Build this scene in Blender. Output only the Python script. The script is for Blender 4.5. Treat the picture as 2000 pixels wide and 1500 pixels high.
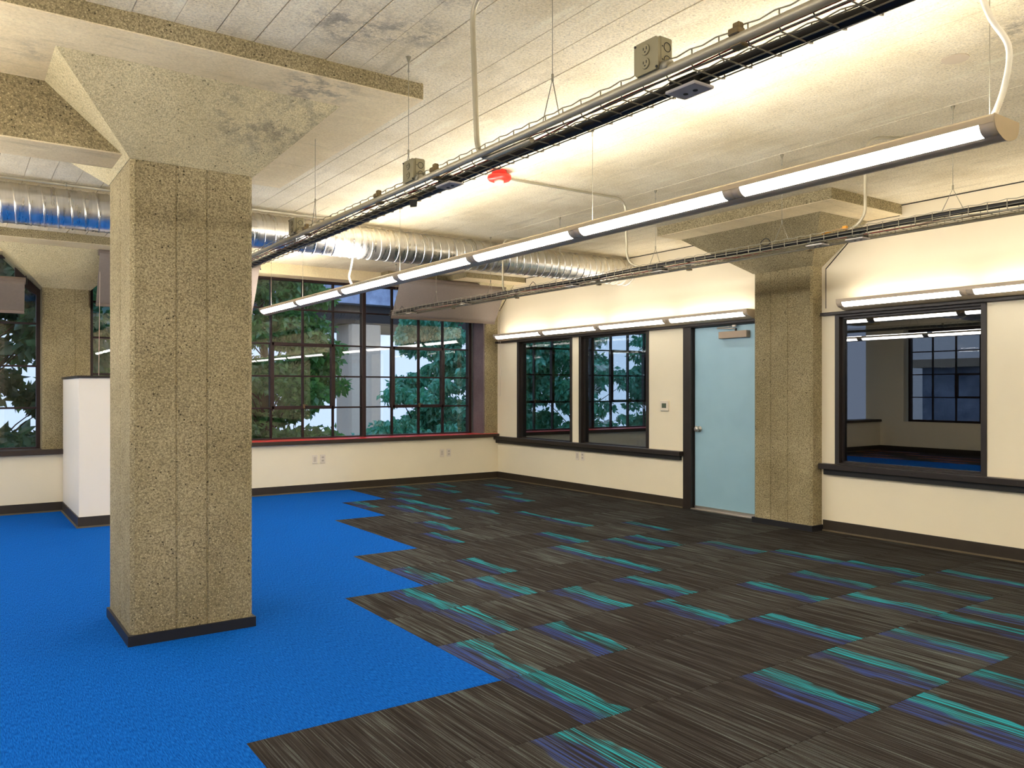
import bpy, math, random
import numpy as np
from mathutils import Vector, Matrix
random.seed(7); rng = np.random.default_rng(7)
for o in list(bpy.data.objects): bpy.data.objects.remove(o, do_unlink=True)
S = bpy.context.scene
COL = S.collection
PI = math.pi

# ------------------------------------------------------------------ camera, world, exposure
cam = bpy.data.cameras.new('camera'); camo = bpy.data.objects.new('camera', cam); COL.objects.link(camo)
camo.location = (0, 0, 1.35); camo.rotation_euler = (PI/2, 0, -math.radians(34.9))
cam.lens = 1574/2000*36; cam.sensor_width = 36; cam.shift_y = 12.8/2000; cam.clip_start = .05; cam.clip_end = 300
S.camera = camo
S.view_settings.view_transform = 'Standard'; S.view_settings.look = 'None'
S.view_settings.exposure = 0.95; S.view_settings.gamma = 1.0; S.view_settings.use_curve_mapping = False
W = bpy.data.worlds.new('dusk_sky'); S.world = W; W.use_nodes = True
nt = W.node_tree; nt.nodes.clear()
out = nt.nodes.new('ShaderNodeOutputWorld'); bg = nt.nodes.new('ShaderNodeBackground'); bg.inputs[1].default_value = .95
tc = nt.nodes.new('ShaderNodeTexCoord'); sx = nt.nodes.new('ShaderNodeSeparateXYZ'); mr = nt.nodes.new('ShaderNodeMapRange')
mr.inputs[1].default_value = -.05; mr.inputs[2].default_value = .9
cr = nt.nodes.new('ShaderNodeValToRGB'); cr.color_ramp.elements[0].color = (.42, .52, .74, 1); cr.color_ramp.elements[1].color = (.50, .66, 1.0, 1)
nt.links.new(tc.outputs['Generated'], sx.inputs[0]); nt.links.new(sx.outputs[2], mr.inputs[0]); nt.links.new(mr.outputs[0], cr.inputs[0])
nt.links.new(cr.outputs[0], bg.inputs[0]); nt.links.new(bg.outputs[0], out.inputs[0])
P_UP = 6.9      # W of each pendant segment's upward lamp
P_WALL = 1.9     # W of each wall light segment's upward lamp
LENS = 27.0      # emission of the lit lenses
WARM = (1.0, .945, .885)

# ------------------------------------------------------------------ materials
def srgb(r, g, b):
    f = lambda c: (c/12.92 if c <= .04045 else ((c+.055)/1.055)**2.4)
    return (f(r/255), f(g/255), f(b/255), 1)
class N:
    """tiny node helper"""
    def __init__(s, name):
        s.m = bpy.data.materials.new(name); s.m.use_nodes = True; s.t = s.m.node_tree; s.t.nodes.clear()
        s.out = s.n('OutputMaterial'); s.pos = None
    def n(s, k, **kw):
        x = s.t.nodes.new('ShaderNode'+k)
        for a, b in kw.items(): setattr(x, a, b)
        return x
    def l(s, a, b): s.t.links.new(a, b)
    def inp(s, node, i, v):
        if v is None: return
        if hasattr(v, 'is_output'): s.l(v, node.inputs[i])
        else: node.inputs[i].default_value = v
    def math(s, op, a, b=None, c=None):
        x = s.n('Math', operation=op); s.inp(x, 0, a)
        if b is not None: s.inp(x, 1, b)
        if c is not None: s.inp(x, 2, c)
        return x.outputs[0]
    def P(s):
        if s.pos is None: s.pos = s.n('NewGeometry').outputs['Position']
        return s.pos
    def scaled(s, v):
        x = s.n('VectorMath', operation='MULTIPLY'); s.l(s.P(), x.inputs[0]); x.inputs[1].default_value = v; return x.outputs[0]
    def noise(s, sc, det=3, rough=.6, vec=None):
        x = s.n('TexNoise'); s.l(vec or s.P(), x.inputs['Vector']); x.inputs['Scale'].default_value = sc
        x.inputs['Detail'].default_value = det; x.inputs['Roughness'].default_value = rough; return x.outputs[0]
    def vor(s, sc, vec=None):
        x = s.n('TexVoronoi'); s.l(vec or s.P(), x.inputs['Vector']); x.inputs['Scale'].default_value = sc; return x.outputs['Distance']
    def ramp(s, f, stops):
        x = s.n('ValToRGB'); s.l(f, x.inputs[0]); e = x.color_ramp.elements
        while len(e) < len(stops): e.new(.5)
        for i, (p, c) in enumerate(stops):
            e[i].position = p; e[i].color = c if len(c) == 4 else (*c, 1)
        return x.outputs[0]
    def sm(s, v, a, b, lo=0., hi=1.):
        x = s.n('MapRange', interpolation_type='SMOOTHSTEP'); s.inp(x, 0, v)
        x.inputs[1].default_value = a; x.inputs[2].default_value = b; x.inputs[3].default_value = lo; x.inputs[4].default_value = hi
        return x.outputs[0]
    def mix(s, f, a, b, mode='MIX'):
        x = s.n('Mix', data_type='RGBA', blend_type=mode); s.inp(x, 0, f); s.inp(x, 6, a); s.inp(x, 7, b); return x.outputs[2]
    def bsdf(s, col, rough=.6, metal=0., height=None, dist=.003, strength=1., spec=.4):
        b = s.n('BsdfPrincipled'); s.inp(b, 'Base Color', col); s.inp(b, 'Roughness', rough); s.inp(b, 'Metallic', metal)
        b.inputs['Specular IOR Level'].default_value = spec
        if height is not None:
            bp = s.n('Bump'); s.l(height, bp.inputs['Height']); bp.inputs['Distance'].default_value = dist; bp.inputs['Strength'].default_value = strength
            s.l(bp.outputs[0], b.inputs['Normal'])
        s.l(b.outputs[0], s.out.inputs[0]); return s.m
def plain(name, c, rough=.5, metal=0., spec=.4, var=.08, sc=9):
    k = N(name); v = k.noise(sc, 3)
    lo = tuple(x*(1-var) for x in c[:3])+(1,); hi = tuple(min(1, x*(1+var)) for x in c[:3])+(1,)
    return k.bsdf(k.ramp(v, [(.3, lo), (.7, hi)]), rough, metal, spec=spec)
def emit(name, c, st):
    k = N(name); e = k.n('Emission'); e.inputs[0].default_value = (*c, 1); e.inputs[1].default_value = st
    k.l(e.outputs[0], k.out.inputs[0]); return k.m
def concrete(name, lo, hi, pits=.6, grain=95, stains=(), bumpd=.004, patch=None, streak=None):
    k = N(name)
    big = k.noise(1.6, 5, .65); col = k.ramp(big, [(.32, lo), (.68, hi)])
    fine = k.noise(grain, 3, .75)
    col = k.mix(k.sm(fine, .42, .62, 0, pits*.72), col, tuple(x*.42 for x in lo[:3])+(1,))
    agg = k.vor(grain*.8)
    col = k.mix(k.math('MULTIPLY', k.sm(agg, .12, .30, 1, 0), pits*.55), col, tuple(min(1, x*1.7) for x in hi[:3])+(1,))
    rough_zone = k.sm(k.noise(2.4, 3, .6), .42, .66)
    hole = k.math('MULTIPLY', k.sm(k.vor(42), .10, .24, 1, 0), k.math('MULTIPLY', k.sm(k.noise(13, 2), .50, .60), pits))
    col = k.mix(hole, col, tuple(x*.18 for x in lo[:3])+(1,))
    grit = k.math('MULTIPLY', k.sm(k.noise(105, 2, .8), .54, .64), k.math('MULTIPLY', k.math('MULTIPLY_ADD', rough_zone, .6, .4), pits*.7))
    col = k.mix(grit, col, tuple(x*.30 for x in lo[:3])+(1,))
    if streak is not None:
        st = k.noise(1., 4, .6, k.scaled(streak))
        col = k.mix(k.sm(st, .56, .72, 0, .35), col, tuple(x*.55 for x in lo[:3])+(1,))
        col = k.mix(k.sm(st, .42, .28, 0, .30), col, tuple(min(1, x*1.25) for x in hi[:3])+(1,))
    for (cx, cy, cz, r, am) in stains:          # old soot stains with a shape of their own
        d = k.n('VectorMath', operation='DISTANCE'); k.l(k.P(), d.inputs[0]); d.inputs[1].default_value = (cx, cy, cz)
        f = k.sm(d.outputs['Value'], r*.25, r, 1, 0)
        f = k.math('MULTIPLY', f, k.sm(k.noise(9, 6, .75), .44, .60)); f = k.math('MULTIPLY', f, am)
        col = k.mix(f, col, (.10, .095, .095, 1))
    h = k.math('SUBTRACT', k.math('ADD', k.math('MULTIPLY', fine, .5), k.math('MULTIPLY', k.noise(7, 4), .5)), k.math('ADD', hole, k.math('MULTIPLY', grit, .5)))
    return k.bsdf(col, .85, height=h, dist=bumpd, spec=.2)
M = {}
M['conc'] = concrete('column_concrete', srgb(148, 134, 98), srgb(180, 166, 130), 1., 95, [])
M['conc_cap_lit'] = concrete('capital_concrete_lit', srgb(202, 187, 144), srgb(228, 214, 170), .7, 110, [(1.60, 4.3, 2.78, .36, .42), (1.32, 4.35, 2.70, .26, .4), (1.2, 4.25, 2.8, .2, .35)])  # column concrete lightened to stand in for missing light on the capital
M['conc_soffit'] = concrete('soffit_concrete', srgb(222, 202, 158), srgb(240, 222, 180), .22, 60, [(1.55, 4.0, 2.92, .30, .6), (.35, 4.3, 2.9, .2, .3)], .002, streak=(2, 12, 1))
M['ceil'] = concrete('ceiling_concrete', srgb(220, 205, 168), srgb(247, 236, 206), .45, 75,
    [(1.50, 3.42, 3, .30, .6), (1.78, 3.30, 3, .22, .6), (1.75, 2.9, 3, .15, .4), (4.0, 1.7, 3, .2, .5)], .002, streak=(9, 1.3, 1))
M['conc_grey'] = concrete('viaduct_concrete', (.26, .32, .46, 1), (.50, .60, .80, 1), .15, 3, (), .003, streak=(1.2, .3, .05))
M['conc_rev'] = concrete('painted_reveal', srgb(112, 98, 100), srgb(132, 118, 120), .25, 60, (), .002)
M['plate'] = plain('grey_cover_plate', srgb(206, 196, 186), .45, var=.03)
M['joint'] = plain('joint_dark', (.02, .017, .012, 1), .8)
M['gap'] = plain('slab_above', srgb(96, 82, 58), .9)
M['wall'] = plain('cream_wall_paint', srgb(240, 228, 198), .55, var=.02, sc=1.5, spec=.3)
M['white'] = plain('white_wall_paint', srgb(244, 236, 220), .4, var=.015, sc=1.5, spec=.35)
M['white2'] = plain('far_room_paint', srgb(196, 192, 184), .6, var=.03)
M['base'] = plain('baseboard_vinyl', srgb(52, 44, 34), .45, var=.1)
M['baset'] = plain('baseboard_toe', srgb(104, 92, 70), .45, var=.1)
M['frame'] = plain('bronze_frame', srgb(40, 33, 28), .4, var=.1)
M['muntin'] = plain('steel_window_frame', srgb(44, 28, 26), .4, var=.12)
M['black'] = plain('black_rubber', (.012, .011, .010, 1), .5)
M['blackbase'] = plain('column_base_black', (.010, .010, .012, 1), .5)
M['red'] = plain('red_sill', srgb(216, 60, 56), .28, var=.05, spec=.5)
M['sillfront'] = plain('dark_sill', srgb(58, 46, 36), .45)
M['fixture'] = plain('fixture_taupe', srgb(206, 188, 158), .4, var=.03)
M['fixgrey'] = plain('fixture_grey_band', srgb(204, 188, 166), .5, var=.04)
M['shade'] = plain('shade_fabric', srgb(134, 123, 114), .85, var=.04, sc=40)
M['shadetube'] = plain('shade_bar', srgb(120, 106, 96), .5)
M['zinc'] = plain('zinc_wire', srgb(158, 152, 132), .45, .4, var=.1)
M['emt'] = plain('steel_conduit', srgb(186, 178, 154), .4, .45, var=.08)
M['box'] = plain('outlet_box_steel', srgb(150, 142, 112), .5, .35, var=.06)
M['boxd'] = plain('outlet_slot', (.02, .02, .018, 1), .6)
M['steel'] = plain('brushed_steel', srgb(196, 190, 180), .3, .9, var=.05)
M['closer'] = plain('closer_cover', srgb(150, 132, 112), .4, .3, var=.04)
M['plastic'] = plain('white_plastic', srgb(228, 216, 196), .4, var=.02)
M['plastic2'] = plain('socket_plastic', srgb(205, 192, 172), .4, var=.02)
M['screen'] = plain('thermostat_screen', srgb(88, 98, 82), .25)
M['cred'] = plain('red_cable', (.30, .03, .02, 1), .5)
M['cwhite'] = plain('pale_cable', srgb(200, 196, 180), .5)
M['flex'] = plain('white_flex', srgb(232, 226, 208), .45)
M['orange'] = plain('yellow_connector', srgb(220, 150, 40), .5)
M['alarm'] = plain('red_alarm', srgb(226, 52, 40), .35)
M['bark'] = plain('bark', srgb(52, 42, 34), .9, var=.3)
M['soil'] = plain('ground', srgb(40, 48, 36), .95, var=.3)
M['strap'] = plain('clamp_metal', srgb(120, 104, 74), .4, .6)
M['lens'] = emit('lit_lens', (1.0, .955, .90), LENS)
M['lens_wall'] = emit('lit_wall_lens', (1.0, .955, .90), 9.0)
M['amber'] = emit('amber_lamp', (1.0, .5, .1), 3.)
def m_door():
    k = N('door_paint'); c = k.ramp(k.noise(1.2, 3), [(.3, srgb(146, 182, 196)), (.7, srgb(160, 196, 208))]); return k.bsdf(c, .33, spec=.5)
M['door'] = m_door()
def m_duct():
    k = N('galvanised_duct'); v = k.noise(1, 3, .6, k.scaled((26, 3, 3)))
    return k.bsdf(k.ramp(v, [(.3, (.72, .70, .66, 1)), (.7, (.90, .88, .84, 1))]), k.sm(v, .3, .7, .25, .36), 1., height=k.noise(1, 2, .5, k.scaled((60, 4, 4))), dist=.0006)
M['duct'] = m_duct()
def m_glass(name, f0=.05, tint=(.96, .98, .98, 1), gain=1.):
    k = N(name); lw = k.n('LayerWeight'); lw.inputs[0].default_value = .5
    p = k.math('POWER', lw.outputs['Facing'], 5.); f = k.math('MINIMUM', k.math('MULTIPLY_ADD', p, 1-f0, f0), .9)
    tr = k.n('BsdfTransparent'); tr.inputs[0].default_value = tint; gl = k.n('BsdfGlossy'); gl.inputs['Roughness'].default_value = .0
    mx = k.n('MixShader'); k.l(f, mx.inputs[0]); k.l(tr.outputs[0], mx.inputs[1]); k.l(gl.outputs[0], mx.inputs[2]); k.l(mx.outputs[0], k.out.inputs[0]); return k.m
M['glass'] = m_glass('window_glass', .055)
M['iglass'] = m_glass('interior_glass', .10, (.85, .90, .90, 1))
M['iglass_dim'] = m_glass('room_dimming_glass', .14, (.55, .57, .57, 1))  # tint dims the room behind, its darkness put into the glass
M['dark'] = plain('unlit_black', (.035, .033, .03, 1), .8)  # near-black colour stands in for a room without light
def m_leaf(name, a, b):
    k = N(name); oi = k.noise(7, 2); c = k.ramp(oi, [(.35, a), (.65, b)])
    d = k.n('BsdfDiffuse'); k.l(c, d.inputs[0]); t = k.n('BsdfTranslucent'); k.l(k.mix(.5, c, (.2, .5, .1, 1)), t.inputs[0])
    g = k.n('BsdfGlossy'); g.inputs['Roughness'].default_value = .35; g.inputs[0].default_value = (.8, .9, 1, 1)
    m1 = k.n('MixShader'); m1.inputs[0].default_value = .35; k.l(d.outputs[0], m1.inputs[1]); k.l(t.outputs[0], m1.inputs[2])
    m2 = k.n('MixShader'); m2.inputs[0].default_value = .05; k.l(m1.outputs[0], m2.inputs[1]); k.l(g.outputs[0], m2.inputs[2])
    k.l(m2.outputs[0], k.out.inputs[0]); return k.m
M['leaf_dark'] = m_leaf('maple_leaf', (.045, .15, .045, 1), (.12, .34, .08, 1))
M['leaf_deep'] = m_leaf('deep_green_leaf', (.02, .07, .04, 1), (.06, .17, .10, 1))  # darker green for the large-leaved tree
M['leaf_teal'] = m_leaf('ash_leaf', (.05, .30, .22, 1), (.16, .56, .40, 1))
M['leaf_lite'] = m_leaf('bush_leaf', (.10, .42, .14, 1), (.28, .66, .22, 1))
def m_blue():
    k = N('blue_carpet'); rib = k.noise(1, 2, .5, k.scaled((230, 30, 1))); f = k.noise(260, 2)
    c = k.ramp(rib, [(.30, srgb(0, 62, 132)), (.50, srgb(6, 80, 160)), (.72, srgb(20, 100, 184))])
    c = k.mix(k.sm(k.noise(1.2, 3), .35, .7, 0, .12), c, srgb(6, 70, 140))
    return k.bsdf(c, .95, height=k.math('ADD', rib, f), dist=.002, spec=.05)
M['blue'] = m_blue()
def m_tile(name='striped_carpet', accent_c=((.008, .27, .32, 1), (.025, .05, .19, 1))):
    k = N(name)
    def at(n):
        x = k.n('Attribute', attribute_type='OBJECT', attribute_name=n); return x.outputs['Fac']
    sp = k.n('SeparateXYZ'); k.l(k.P(), sp.inputs[0]); X = sp.outputs[0]
    seed = at('tile_seed'); cmb = k.n('CombineXYZ')
    k.l(k.math('MULTIPLY', X, 150.), cmb.inputs[0]); k.l(k.math('MULTIPLY', sp.outputs[1], 1.6), cmb.inputs[1]); k.l(seed, cmb.inputs[2])
    st = k.noise(1, 2, .6, cmb.outputs[0]); tone = at('tile_tone')
    cmb2 = k.n('CombineXYZ'); k.l(k.math('MULTIPLY', X, 42.), cmb2.inputs[0]); k.l(k.math('MULTIPLY', sp.outputs[1], 2.2), cmb2.inputs[1]); k.l(seed, cmb2.inputs[2])
    st2 = k.noise(1, 3, .6, cmb2.outputs[0])
    base = k.ramp(k.math('ADD', k.math('MULTIPLY', st, .6), k.math('ADD', k.math('MULTIPLY', st2, .4), tone)), [(.40, srgb(36, 31, 28)), (.52, srgb(54, 50, 46)), (.60, srgb(78, 81, 77)), (.72, srgb(104, 112, 106))])
    base = k.mix(k.sm(k.noise(240, 1), .45, .6, 0, .35), base, srgb(38, 33, 29))
    ax = at('accent_x'); aw = at('accent_w')
    t = k.math('DIVIDE', k.math('SUBTRACT', ax, X), aw)
    wob = k.math('MULTIPLY', k.math('SUBTRACT', k.noise(1, 2, .5, k.scaled((10, 3.5, 1))), .5), .9); tt = k.math('ADD', t, wob)
    inr = k.math('MULTIPLY', k.sm(tt, -.02, .04), k.sm(tt, .98, 1.1, 1, 0))
    cy = k.sm(tt, .42, .62, 1, 0); stripe = k.sm(st, .47, .57)
    ac = k.mix(cy, accent_c[1], accent_c[0])
    f = k.math('MULTIPLY', inr, k.math('MULTIPLY', k.math('MULTIPLY_ADD', stripe, .80, .04), k.sm(st2, .30, .50, .35, 1)))
    c = k.mix(f, base, ac)
    return k.bsdf(c, .95, height=st, dist=.004, spec=.05)
M['tile'] = m_tile()
M['tile_orange'] = m_tile('orange_striped_carpet', ((.75, .22, .05, 1), (.05, .10, .35, 1)))

# ------------------------------------------------------------------ mesh builders
class MB:
    def __init__(s): s.v = []; s.f = []; s.smooth = []
    def add(s, vs, fs, sm=False):
        b = len(s.v); s.v += [tuple(map(float, p)) for p in vs]; s.f += [tuple(i+b for i in q) for q in fs]; s.smooth += [sm]*len(fs); return s
    def box(s, x0, x1, y0, y1, z0, z1, ch=0.):
        if ch > 0: return s.cbox(x0, x1, y0, y1, z0, z1, ch)
        v = [(x0,y0,z0),(x1,y0,z0),(x1,y1,z0),(x0,y1,z0),(x0,y0,z1),(x1,y0,z1),(x1,y1,z1),(x0,y1,z1)]
        return s.add(v, [(0,3,2,1),(4,5,6,7),(0,1,5,4),(1,2,6,5),(2,3,7,6),(3,0,4,7)])
    def cbox(s, x0, x1, y0, y1, z0, z1, c):
        """box with every edge chamfered"""
        import itertools
        X = (x0, x1); Y = (y0, y1); Z = (z0, z1); vs = []; idx = {}
        for i, j, k in itertools.product((0,1), repeat=3):
            for a in range(3):
                p = [X[i], Y[j], Z[k]]
                for b, (e, sg) in enumerate(((i, 1), (j, 1), (k, 1))):
                    if b != a: p[b] += c if e == 0 else -c
                idx[(i,j,k,a)] = len(vs); vs.append(p)
        F = []
        F.append([idx[(0,0,0,0)], idx[(0,0,1,0)], idx[(0,1,1,0)], idx[(0,1,0,0)]]); F.append([idx[(1,0,0,0)], idx[(1,1,0,0)], idx[(1,1,1,0)], idx[(1,0,1,0)]])
        F.append([idx[(0,0,0,1)], idx[(1,0,0,1)], idx[(1,0,1,1)], idx[(0,0,1,1)]]); F.append([idx[(0,1,0,1)], idx[(0,1,1,1)], idx[(1,1,1,1)], idx[(1,1,0,1)]])
        F.append([idx[(0,0,0,2)], idx[(0,1,0,2)], idx[(1,1,0,2)], idx[(1,0,0,2)]]); F.append([idx[(0,0,1,2)], idx[(1,0,1,2)], idx[(1,1,1,2)], idx[(0,1,1,2)]])
        for i, j, k in itertools.product((0,1), repeat=3): F.append([idx[(i,j,k,a)] for a in range(3)])
        for j, k in itertools.product((0,1), repeat=2): F.append([idx[(0,j,k,1)], idx[(1,j,k,1)], idx[(1,j,k,2)], idx[(0,j,k,2)]])
        for i, k in itertools.product((0,1), repeat=2): F.append([idx[(i,0,k,0)], idx[(i,1,k,0)], idx[(i,1,k,2)], idx[(i,0,k,2)]])
        for i, j in itertools.product((0,1), repeat=2): F.append([idx[(i,j,0,0)], idx[(i,j,1,0)], idx[(i,j,1,1)], idx[(i,j,0,1)]])
        return s.add(vs, F)
    def hexa(s, lo, hi, z0, z1):
        """frustum between two xy rectangles"""
        a, b = lo, hi
        v = [(a[0],a[2],z0),(a[1],a[2],z0),(a[1],a[3],z0),(a[0],a[3],z0),(b[0],b[2],z1),(b[1],b[2],z1),(b[1],b[3],z1),(b[0],b[3],z1)]
        return s.add(v, [(0,3,2,1),(4,5,6,7),(0,1,5,4),(1,2,6,5),(2,3,7,6),(3,0,4,7)])
    def prism(s, poly, axis, a, b, sm=False):
        """extrude 2-d polygon along axis 0/1/2 from a to b"""
        def mk(p, t):
            q = list(p); q.insert(axis, t); return q
        n = len(poly); v = [mk(p, a) for p in poly]+[mk(p, b) for p in poly]
        s.add(v, [tuple(range(n))[::-1], tuple(range(n, 2*n))]); bidx = len(s.v)-2*n
        for i in range(n):
            j = (i+1) % n; s.f.append((bidx+i, bidx+j, bidx+n+j, bidx+n+i)); s.smooth.append(sm)
        return s
    def tube(s, pts, r, seg=8, cap=True):
        pts = [Vector(p) for p in pts]; rings = []; n = None
        for i, p in enumerate(pts):
            t = (pts[min(i+1, len(pts)-1)]-pts[max(i-1, 0)]).normalized()
            if n is None:
                n = t.cross(Vector((0,0,1)))
                if n.length < 1e-3: n = t.cross(Vector((1,0,0)))
            n = (n-t*n.dot(t)).normalized(); b = t.cross(n)
            rr = r[i] if isinstance(r, (list, tuple)) else r
            rings.append([p+(n*math.cos(2*PI*k/seg)+b*math.sin(2*PI*k/seg))*rr for k in range(seg)])
        base = len(s.v); s.v += [tuple(q) for ring in rings for q in ring]
        for i in range(len(pts)-1):
            for k in range(seg):
                k2 = (k+1) % seg; s.f.append((base+i*seg+k, base+i*seg+k2, base+(i+1)*seg+k2, base+(i+1)*seg+k)); s.smooth.append(True)
        if cap:
            s.f.append(tuple(base+k for k in range(seg))[::-1]); s.f.append(tuple(base+(len(pts)-1)*seg+k for k in range(seg))); s.smooth += [False]*2
        return s
    def lathe(s, prof, c, axis=2, seg=24, sm=True):
        """profile [(r, h)] around an axis through c"""
        base = len(s.v)
        for r, h in prof:
            for k in range(seg):
                a = 2*PI*k/seg; u, w = r*math.cos(a), r*math.sin(a)
                p = [u, w]; p.insert(axis, h); s.v.append(tuple(p[i]+c[i] for i in range(3)))
        for i in range(len(prof)-1):
            for k in range(seg):
                k2 = (k+1) % seg; s.f.append((base+i*seg+k, base+i*seg+k2, base+(i+1)*seg+k2, base+(i+1)*seg+k)); s.smooth.append(sm)
        s.f.append(tuple(base+k for k in range(seg))); s.f.append(tuple(base+(len(prof)-1)*seg+k for k in range(seg))); s.smooth += [False]*2
        return s
    def mesh(s, name, mat, recalc=True):
        me = bpy.data.meshes.new(name); me.from_pydata(s.v, [], s.f)
        if recalc:
            import bmesh
            bm = bmesh.new(); bm.from_mesh(me); bmesh.ops.recalc_face_normals(bm, faces=bm.faces); bm.to_mesh(me); bm.free()
        me.polygons.foreach_set('use_smooth', s.smooth); me.materials.append(mat); me.update(); return me
    def build(s, name, mat, parent=None):
        o = bpy.data.objects.new(name, s.mesh(name, mat)); COL.objects.link(o)
        if parent is not None: o.parent = parent; o.matrix_parent_inverse = Matrix.Translation(-parent.location)
        return o
def tag(o, label=None, cat=None, group=None, kind=None):
    if label: o['label'] = label
    if cat: o['category'] = cat
    if group: o['group'] = group
    if kind: o['kind'] = kind
    return o
def empty(name, loc, label=None, cat=None, group=None, kind=None):
    o = bpy.data.objects.new(name, None); COL.objects.link(o); o.location = loc; o.empty_display_size = .1
    return tag(o, label, cat, group, kind)
def struct(name, mb, mat, label=None): return tag(mb.build(name, mat), label, kind='structure')
def link_mesh(name, me, parent, loc=(0,0,0)):
    """a part that shares mesh data; mesh coordinates are relative to loc (world)"""
    o = bpy.data.objects.new(name, me); COL.objects.link(o); o.parent = parent
    o.location = Vector(loc)-parent.location; return o

XR, YB, ZC = 6.92, 10.30, 3.0      # right wall, back wall, ceiling
XL, YN = -3.5, -3.2                # left wall, wall behind the camera

# ------------------------------------------------------------------ floor
fl = struct('floor', MB().box(XL-.2, 14.2, YN-.2, 10.8, -.16, -.012), M['gap'], 'floor with bright blue carpet meeting dark striped carpet tiles')
TX, TY, TX0, TY0 = .588, .6027, .93, 3.11
def edge_u(j):
    for a, b in ((10, 6), (8, 5), (5, 4), (3, 3), (0, 2), (-3, 0), (-6, -1)):
        if j >= a: return b
    return -1
poly = []
for j in range(-11, 12):
    y0, y1 = max(YN, TY0+j*TY), min(YB, TY0+(j+1)*TY)
    if y1 <= y0: continue
    x = TX0+edge_u(j)*TX
    poly += [(x, y0), (x, y1)]
poly += [(-1.3, YB), (-1.3, YN)]
MB().prism(poly, 2, -.012, 0).build('blue_carpet', M['blue'], fl)
acc = {0: [(2.40,.36),(3.40,.34),(4.90,.32),(6.38,.30),(7.35,.30),(8.42,.3)], -1: [(2.40,.36),(5.38,.38),(6.88,.34),(7.92,.3),(8.9,.25)],
    -2: [(1.96,.38),(3.98,.38),(4.94,.36),(5.95,.32),(6.85,.3),(7.36,.3)], -3: [(4.45,.40),(5.42,.35),(7.3,.3)], -4: [(3.4,.35),(5.9,.35)],
    1: [(2.95,.34),(4.42,.34),(5.40,.34),(8.28,.28)], 2: [(2.84,.32),(3.90,.34),(5.90,.25),(7.97,.3)], 3: [(3.38,.32),(4.32,.32),(5.86,.25),(6.94,.28),(7.40,.3)],
    4: [(6.40,.3),(8.22,.22)], 5: [(4.84,.2),(7.38,.25)], 6: [(5.39,.3),(7.36,.2)], 7: [(5.88,.25),(6.90,.25)], 8: [(6.4,.3),(7.4,.3),(8.4,.3),(5.85,.3)],
    9: [(5.4,.3),(6.4,.35),(8.9,.3)], 10: [(6.9,.35),(7.9,.35),(9.3,.3)], 11: [(8.4,.3),(7.4,.3)]}
tme = {}
for j in range(-5, 12):
    for i in range(edge_u(j), 11):
        x0 = TX0+i*TX; x1 = min(x0+TX, XR-.004); y0 = TY0+j*TY; y1 = min(y0+TY, YB-.004)
        if y1-y0 < .04 or x1-x0 < .02: continue
        key = (round(x1-x0, 3), round(y1-y0, 3))
        if key not in tme: tme[key] = MB().cbox(.0008, x1-x0-.0008, .0008, y1-y0-.0008, -.012, .0, .0012).mesh('carpet_tile', M['tile'])
        o = link_mesh('carpet_tile', tme[key], fl, (x0, y0, random.uniform(0, .0006)))
        o['tile_seed'] = random.uniform(0, 50); o['tile_tone'] = random.choice((-.03, -.015, 0., .015, .03))
        a = [(u, w) for u, w in acc.get(j, []) if i < u <= i+1.0]
        o['accent_x'] = float(TX0+a[0][0]*TX) if a else -50.; o['accent_w'] = float(a[0][1]*TX*1.08) if a else 1.
o = MB().box(.93-TX, XR, YN, TY0-5*TY, -.012, 0).build('carpet_field', M['tile'], fl); o['tile_seed'] = 3.; o['tile_tone'] = 0.; o['accent_x'] = -50.; o['accent_w'] = 1.
k = 0
for i in range(4):
    for j in range(23):
        x0 = XL+i*.55; y0 = YN+j*.59
        o = MB().box(x0, x0+.549, y0, min(YB, y0+.589), -.012, 0).build('orange_carpet_tile', M['tile_orange'], fl)
        o['tile_seed'] = random.uniform(0, 50); o['tile_tone'] = 0.; o['accent_x'] = float(x0+.5 if random.random() < .6 else -50); o['accent_w'] = .3
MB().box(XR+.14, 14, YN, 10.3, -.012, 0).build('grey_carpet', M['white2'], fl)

# ------------------------------------------------------------------ ceiling: board-formed strips
ce = struct('ceiling', MB().box(XL-.2, 14.2, YN-.2, 10.9, ZC+.016, ZC+.3), M['gap'], 'board-marked cream concrete ceiling')
x = XL; bw = .1785; x = .826-bw*24.0
while x > XL: x -= bw
while x < XR-.01:
    x1 = min(x+bw, XR)
    cuts = [YN] + sorted(random.uniform(YN+1, 9.5) for _ in range(random.choice((0, 1, 1, 2)))) + [YB+.3]
    for a, b in zip(cuts, cuts[1:]):
        if b-a < .3: continue
        g = .0045 if x < 2.6 else .0014
        if random.random() < .35: g *= .35
        z = ZC+random.uniform(-.0015, .0025) if x < 2.9 else ZC+random.uniform(-.0006, .001)
        MB().box(max(x, XL)+g*random.uniform(.1, 1), x1-g, a+.0015, b-.0015, z, ZC+.02).build('ceiling_board', M['ceil'], ce)
    x += bw
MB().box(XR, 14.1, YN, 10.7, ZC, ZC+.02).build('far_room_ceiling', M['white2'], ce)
pl = MB().lathe([(.062, 0), (.062, .004)], (4.10, 2.025, ZC-.004), seg=24).build('ceiling_cover_plate', M['fixture']); tag(pl, 'small round grey blank plate on the ceiling beside the nearer end of the pendant', 'cover plate')

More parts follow.
